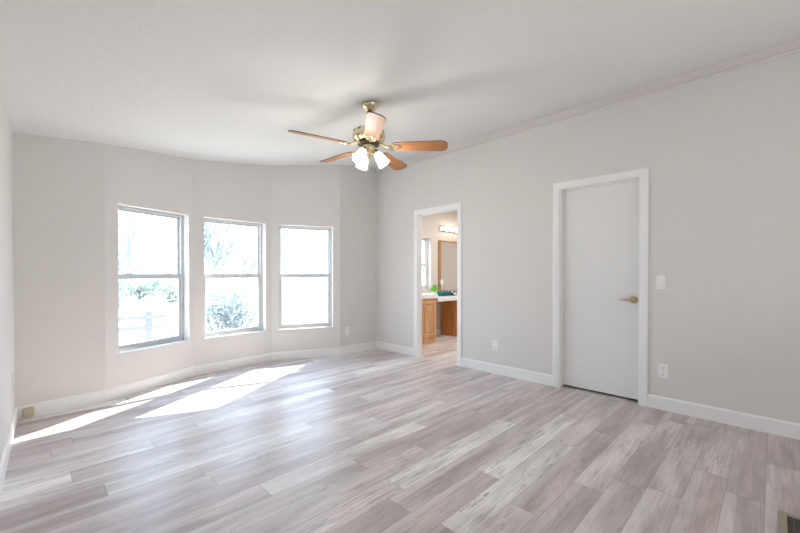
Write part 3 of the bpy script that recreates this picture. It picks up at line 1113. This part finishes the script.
sc = empty('side_cabinet', (5.50, CY + 0.02, 0))
tag(sc, 'amber oak side cabinet beyond the knee space, holding the lower counter', 'cabinet')
bm = bmesh.new(); box(bm, (0.0, 0.0, 0.0), (1.05, BY1 - CY - 0.036, 0.671), 0.002)
finish('cabinet_body', bm, M['cab_side'], sc)
bm = bmesh.new(); box(bm, (-0.012, 0.10, 0.002), (-0.0005, 0.112, 0.668), 0.003)
finish('side_strip', bm, M['cab'], sc)
for xa, xb in ((0.03, 0.50), (0.54, 1.02)):
    panel_door(xa, xb, 0.10, 0.64, sc)

# sink tap, just behind the left casing
tp = empty('sink_tap', (4.56, 4.30, 0.8062))
tag(tp, 'small dark metal sink tap on the raised counter beside the casing', 'tap')
bm = bmesh.new(); lathe(bm, [(0, 0), (0.028, 0), (0.026, 0.012), (0.014, 0.018), (0.013, 0.07), (0, 0.07)], 20)
smooth_by_angle(finish('tap_base', bm, M['dark_metal'], tp))
bm = bmesh.new(); tube(bm, [(0, 0, 0.06), (0, -0.02, 0.10), (0, -0.07, 0.115), (0, -0.12, 0.10), (0, -0.125, 0.085)], 0.011, 10)
finish('tap_spout', bm, M['dark_metal'], tp)
bm = bmesh.new(); tube(bm, [(0, 0.0, 0.07), (0, 0.01, 0.10), (0.0, 0.045, 0.125)], [0.009, 0.008, 0.006], 8)
finish('tap_handle', bm, M['dark_metal'], tp)

# potted plant
pp = empty('potted_plant', (5.10, 4.26, 0.7422))
tag(pp, 'small bright green plant in a white pot, left end of the lower counter', 'plant')
bm = bmesh.new(); lathe(bm, [(0, 0), (0.036, 0), (0.047, 0.07), (0.047, 0.075), (0.042, 0.075), (0.040, 0.06), (0, 0.06)], 24)
smooth_by_angle(finish('pot', bm, M['pot'], pp))
bm = bmesh.new()
rl = random.Random(3)


def leaf(bm, p, d, ln, wd, fold=0.25):
    d = d.normalized()
    s = d.cross(Vector((0, 0, 1)))
    if s.length < 1e-3: s = Vector((1, 0, 0))
    s.normalize()
    up = s.cross(d)
    a = bm.verts.new(p); m1 = bm.verts.new(p + d * ln * 0.5 - up * fold * wd)
    l1 = bm.verts.new(p + d * ln * 0.45 + s * wd); r1 = bm.verts.new(p + d * ln * 0.45 - s * wd)
    t = bm.verts.new(p + d * ln)
    bm.faces.new((a, l1, m1)); bm.faces.new((a, m1, r1)); bm.faces.new((l1, t, m1)); bm.faces.new((m1, t, r1))


for k in range(70):
    az, el = rl.uniform(0, 2 * math.pi), rl.uniform(0.2, 1.4)
    d = Vector((math.cos(az) * math.cos(el), math.sin(az) * math.cos(el), math.sin(el)))
    base = Vector((0, 0, 0.065)) + d * rl.uniform(0.02, 0.10) * Vector((1, 1, 0.8)).length / 1.6
    leaf(bm, base, d + Vector((0, 0, -0.2)), rl.uniform(0.045, 0.075), rl.uniform(0.011, 0.017))
finish('foliage', bm, M['leaf_indoor'], pp, recalc=False)


# teal rolled towels and a patterned cloth roll on the lower counter
def roll(name, x, y, z, r, ln, m, label, cat, group=None):
    bm = bmesh.new()
    pts = []
    for k in range(46):
        t = k / 45 * 3.2 * 2 * math.pi
        rr = r * (0.25 + 0.75 * k / 45)
        pts.append((rr * math.cos(t), rr * math.sin(t)))
    outer = [(r * math.cos(2 * math.pi * k / 28) * (1 + 0.03 * math.sin(3 * k)), r * math.sin(2 * math.pi * k / 28)) for k in range(28)]
    prism(bm, outer, -ln / 2, ln / 2, xf=Matrix.Rotation(math.pi / 2, 4, 'Y'), bevel=0.006)
    # spiral fold on both ends
    for sx in (-ln / 2, ln / 2):
        tube(bm, [(sx, p[1] * 0.86, -p[0] * 0.86) for p in pts], 0.0035, 5)
    o = finish(name, bm, m, smooth=True)
    o.location = (x, y, z)
    return tag(o, label, cat, group)


roll('rolled_towel', 5.38, 4.215, 0.7425 + 0.034, 0.034, 0.28, M['teal'], 'teal rolled towel at the front of the lower counter', 'towel', 'teal towels on the lower counter')
roll('rolled_towel', 5.39, 4.300, 0.7425 + 0.040, 0.040, 0.28, M['teal'], 'teal rolled towel lying behind another on the lower counter', 'towel', 'teal towels on the lower counter')
bm = bmesh.new(); box(bm, (-0.13, -0.09, 0), (0.13, 0.09, 0.085), 0.02, seg=3)
o = finish('folded_cloth', bm, M['pattern'], smooth=False)
o.location = (5.68, 4.25, 0.7425)
tag(o, 'black and white patterned folded cloth on the lower counter beside teal towels', 'cloth')

# white star ornament leaning by the mirror
bm = bmesh.new()
pts = []
for k in range(10):
    rr = 0.068 if k % 2 == 0 else 0.027
    t = math.pi / 2 + k * math.pi / 5
    pts.append((rr * math.cos(t), rr * math.sin(t)))
prism(bm, pts, -0.008, 0.008, xf=Matrix.Rotation(math.pi / 2, 4, 'X'), bevel=0.004)
tube(bm, [(0, 0, -0.03), (0, 0, -0.24)], 0.005, 8)
lathe(bm, [(0, -0.248), (0.03, -0.248), (0.028, -0.240), (0.006, -0.234), (0, -0.234)], 20)
o = finish('star_ornament', bm, M['star'])
o.location = (5.475, 4.392, 0.9907)
tag(o, 'white star ornament on a thin stem standing before the mirror corner', 'ornament')

# mirror
mr = empty('wall_mirror', (5.43, BY1 - 0.001, 0.81))
tag(mr, 'tall oak framed mirror above the lower bathroom counter', 'mirror')
W_, H_ = 0.85, 0.965
fw = 0.065
bm = bmesh.new()
box(bm, (0, -0.03, 0), (fw, 0, H_), 0.006)
box(bm, (W_ - fw, -0.03, 0), (W_, 0, H_), 0.006)
box(bm, (fw, -0.03, H_ - 0.028), (W_ - fw, 0, H_), 0.006)
box(bm, (fw, -0.03, 0), (W_ - fw, 0, 0.02), 0.006)
finish('mirror_frame', bm, M['mirror_frame'], mr)
bm = bmesh.new(); box(bm, (fw, -0.014, 0.02), (W_ - fw, -0.002, H_ - 0.028))
finish('mirror_glass', bm, M['mirror'], mr)

# light bar
lb = empty('vanity_light', (5.47, BY1 - 0.001, 2.0))
tag(lb, 'chrome vanity light bar with lit globe bulbs above the mirror', 'light fixture')
bm = bmesh.new(); box(bm, (0, -0.035, -0.045), (0.66, 0, 0.045), 0.006)
finish('bar', bm, M['chrome'], lb)
for k in range(4):
    xx = 0.09 + 0.16 * k
    bm = bmesh.new(); lathe(bm, [(0, 0), (0.024, 0), (0.022, 0.014), (0.015, 0.02), (0, 0.02)], 20, Matrix.Translation((xx, -0.0355, 0)) @ Matrix.Rotation(math.pi / 2, 4, 'X'))
    sk = smooth_by_angle(finish('lamp_socket', bm, M['chrome'], lb))
    bm = bmesh.new(); sphere(bm, (xx, -0.093, 0), 0.040)
    finish('globe_bulb', bm, M['bath_bulb'], lb, smooth=True)


# ------------------------------------------------------------------ outside
GZ = -0.50
bm = bmesh.new()
gx0, gx1, gy0, gy1 = -40, 70, 5.2, 95
NX, NY = 60, 60
gv = [[bm.verts.new((gx0 + (gx1 - gx0) * i / NX, gy0 + (gy1 - gy0) * (j / NY) ** 1.8, GZ - 0.0 + (0.05 * math.sin(i * 1.7) * math.cos(j * 1.3) if j > 8 else 0))) for j in range(NY + 1)] for i in range(NX + 1)]
for i in range(NX):
    for j in range(NY):
        bm.faces.new((gv[i][j], gv[i + 1][j], gv[i + 1][j + 1], gv[i][j + 1]))
structure(finish('ground', bm, M['ground'], smooth=True), 'pale sunlit desert ground outside the windows', 'ground')

# rail fence
FXS, FYY = (-5.17, -2.77, -0.37, 2.03), 10.67
fn = empty('rail_fence', (FXS[0], FYY, GZ))
tag(fn, 'weathered two rail wooden fence outside the left bay window', 'fence')
bm = bmesh.new(); box(bm, (-0.07, -0.07, -0.02), (0.07, 0.07, 0.75), 0.012)
post = finish('post', bm, M['fence'], fn)
for k, x in enumerate(FXS):
    o = post if k == 0 else post.copy()
    if k: COL.objects.link(o)
    o.location = (x - FXS[0], 0, 0)
for z in (0.60, 0.36):
    bm = bmesh.new(); box(bm, (0, -0.095, z - 0.05), (FXS[-1] - FXS[0] + 0.35, -0.0705, z + 0.05), 0.006)
    finish('rail', bm, M['fence'], fn)


# trees and shrubs
def branchy(bm, tips, p, d, ln, r, depth, rnd):
    pts = [p]
    rads = [r]
    q = p.copy(); dd = d.copy()
    n = 4
    for k in range(n):
        dd = (dd + Vector((rnd.uniform(-1, 1), rnd.uniform(-1, 1), rnd.uniform(-0.5, 0.7))) * 0.16).normalized()
        q = q + dd * ln / n
        pts.append(q.copy()); rads.append(r * (1 - 0.42 * (k + 1) / n))
    tube(bm, pts, rads, 5 if depth > 1 else 4, cap=False)
    if depth == 0:
        tips.append((q.copy(), dd.copy()))
        return
    for k in range(rnd.choice((2, 3, 3))):
        sp = rnd.uniform(0.45, 0.95)
        nd = (dd + Vector((rnd.uniform(-1, 1), rnd.uniform(-1, 1), rnd.uniform(-0.35, 0.6))) * sp).normalized()
        st = pts[rnd.choice((2, 3, 4))]
        branchy(bm, tips, st.copy(), nd, ln * rnd.uniform(0.62, 0.82), r * 0.58, depth - 1, rnd)


def tree(x, y, h, seed, label, depth=5, r=0.085, lean=(0, 0)):
    rnd = random.Random(seed)
    root = empty('bare_tree', (x, y, GZ))
    tag(root, label, 'tree', 'trees outside the bay windows')
    bm = bmesh.new(); tips = []
    for k in range(3):
        a = 2 * math.pi * k / 3 + rnd.uniform(0, 1)
        branchy(bm, tips, Vector((0, 0, -0.02)), Vector((0.35 * math.cos(a) + lean[0], 0.35 * math.sin(a) + lean[1], 1)).normalized(), h * 0.33, r, depth, rnd)
    finish('trunk', bm, M['bark'], root, smooth=True, recalc=False)
    bm = bmesh.new()
    for q, d in tips:
        for k in range(3):
            leaf(bm, q + Vector((rnd.uniform(-.12, .12), rnd.uniform(-.12, .12), rnd.uniform(-.12, .12))), d + Vector((rnd.uniform(-1, 1), rnd.uniform(-1, 1), rnd.uniform(-1, .5))), 0.07, 0.012)
    finish('sparse_leaves', bm, M['sage'], root, recalc=False)
    return root


def shrub(x, y, rx, rz, seed, label, m, n=900, size=0.09):
    rnd = random.Random(seed)
    root = empty('desert_shrub', (x, y, GZ))
    tag(root, label, 'shrub', 'shrubs outside the bay windows')
    bm = bmesh.new()
    for k in range(14):
        a, e = rnd.uniform(0, 2 * math.pi), rnd.uniform(0.5, 1.4)
        d = Vector((math.cos(a) * math.cos(e), math.sin(a) * math.cos(e), math.sin(e)))
        end = Vector((d.x * rx * 0.8, d.y * rx * 0.8, max(0.1, d.z * rz * 1.4)))
        tube(bm, [(0, 0, -0.02), end * 0.5 + Vector((0, 0, 0.05)), end], [0.022, 0.014, 0.006], 5, cap=False)
    finish('stems', bm, M['bark'], root, recalc=False)
    bm = bmesh.new()
    lumps = [(Vector((rnd.uniform(-.5, .5) * rx, rnd.uniform(-.5, .5) * rx, rz * rnd.uniform(0.5, 1.35))), rnd.uniform(0.3, 0.55)) for k in range(12)]
    for k in range(n):
        c, lr = rnd.choice(lumps)
        d = Vector((rnd.gauss(0, 1), rnd.gauss(0, 1), rnd.gauss(0, 1))).normalized()
        p = c + Vector((d.x * rx * lr, d.y * rx * lr, d.z * rz * lr)) * rnd.uniform(0.5, 1.05)
        if p.z < 0.03: p.z = 0.03 + rnd.random() * 0.1
        leaf(bm, p, d + Vector((rnd.uniform(-.8, .8), rnd.uniform(-.8, .8), rnd.uniform(-.3, .8))), size * rnd.uniform(0.7, 1.3), size * 0.22)
    finish('foliage', bm, m, root, recalc=False)
    return root


tree(3.58, 9.6, 4.6, 5, 'bare branching tree seen through the middle bay window', lean=(0.0, 0))
tree(1.45, 12.5, 5.2, 11, 'thin branched tree behind the fence, seen through the left bay window', depth=5, r=0.07)
shrub(2.55, 7.0, 1.0, 1.05, 1, 'large pale sage shrub filling the lower middle bay window', M['sage'], 5200)
shrub(1.86, 8.2, 0.55, 0.42, 2, 'pale sage shrub in front of the fence, lower right of the left bay window', M['sage'], 1100, 0.07)
for k, (px, Z, rx, rz, lbl) in enumerate(((116, 30, 1.5, 0.75, 'leftmost dusty green shrub far behind the fence'), (139, 24, 1.3, 0.62, 'second dusty green shrub far behind the fence'),
                                         (158, 30, 1.5, 0.8, 'third dusty green shrub far behind the fence'), (180, 22, 1.2, 0.62, 'rightmost dusty green shrub far behind the fence'))):
    az = -YAW + math.atan((px - 400) / FPX)
    rr = Z / math.cos(math.atan((px - 400) / FPX))
    shrub(rr * math.sin(az), rr * math.cos(az), rx, rz, 30 + k, lbl, M['olive'], 900, 0.22)
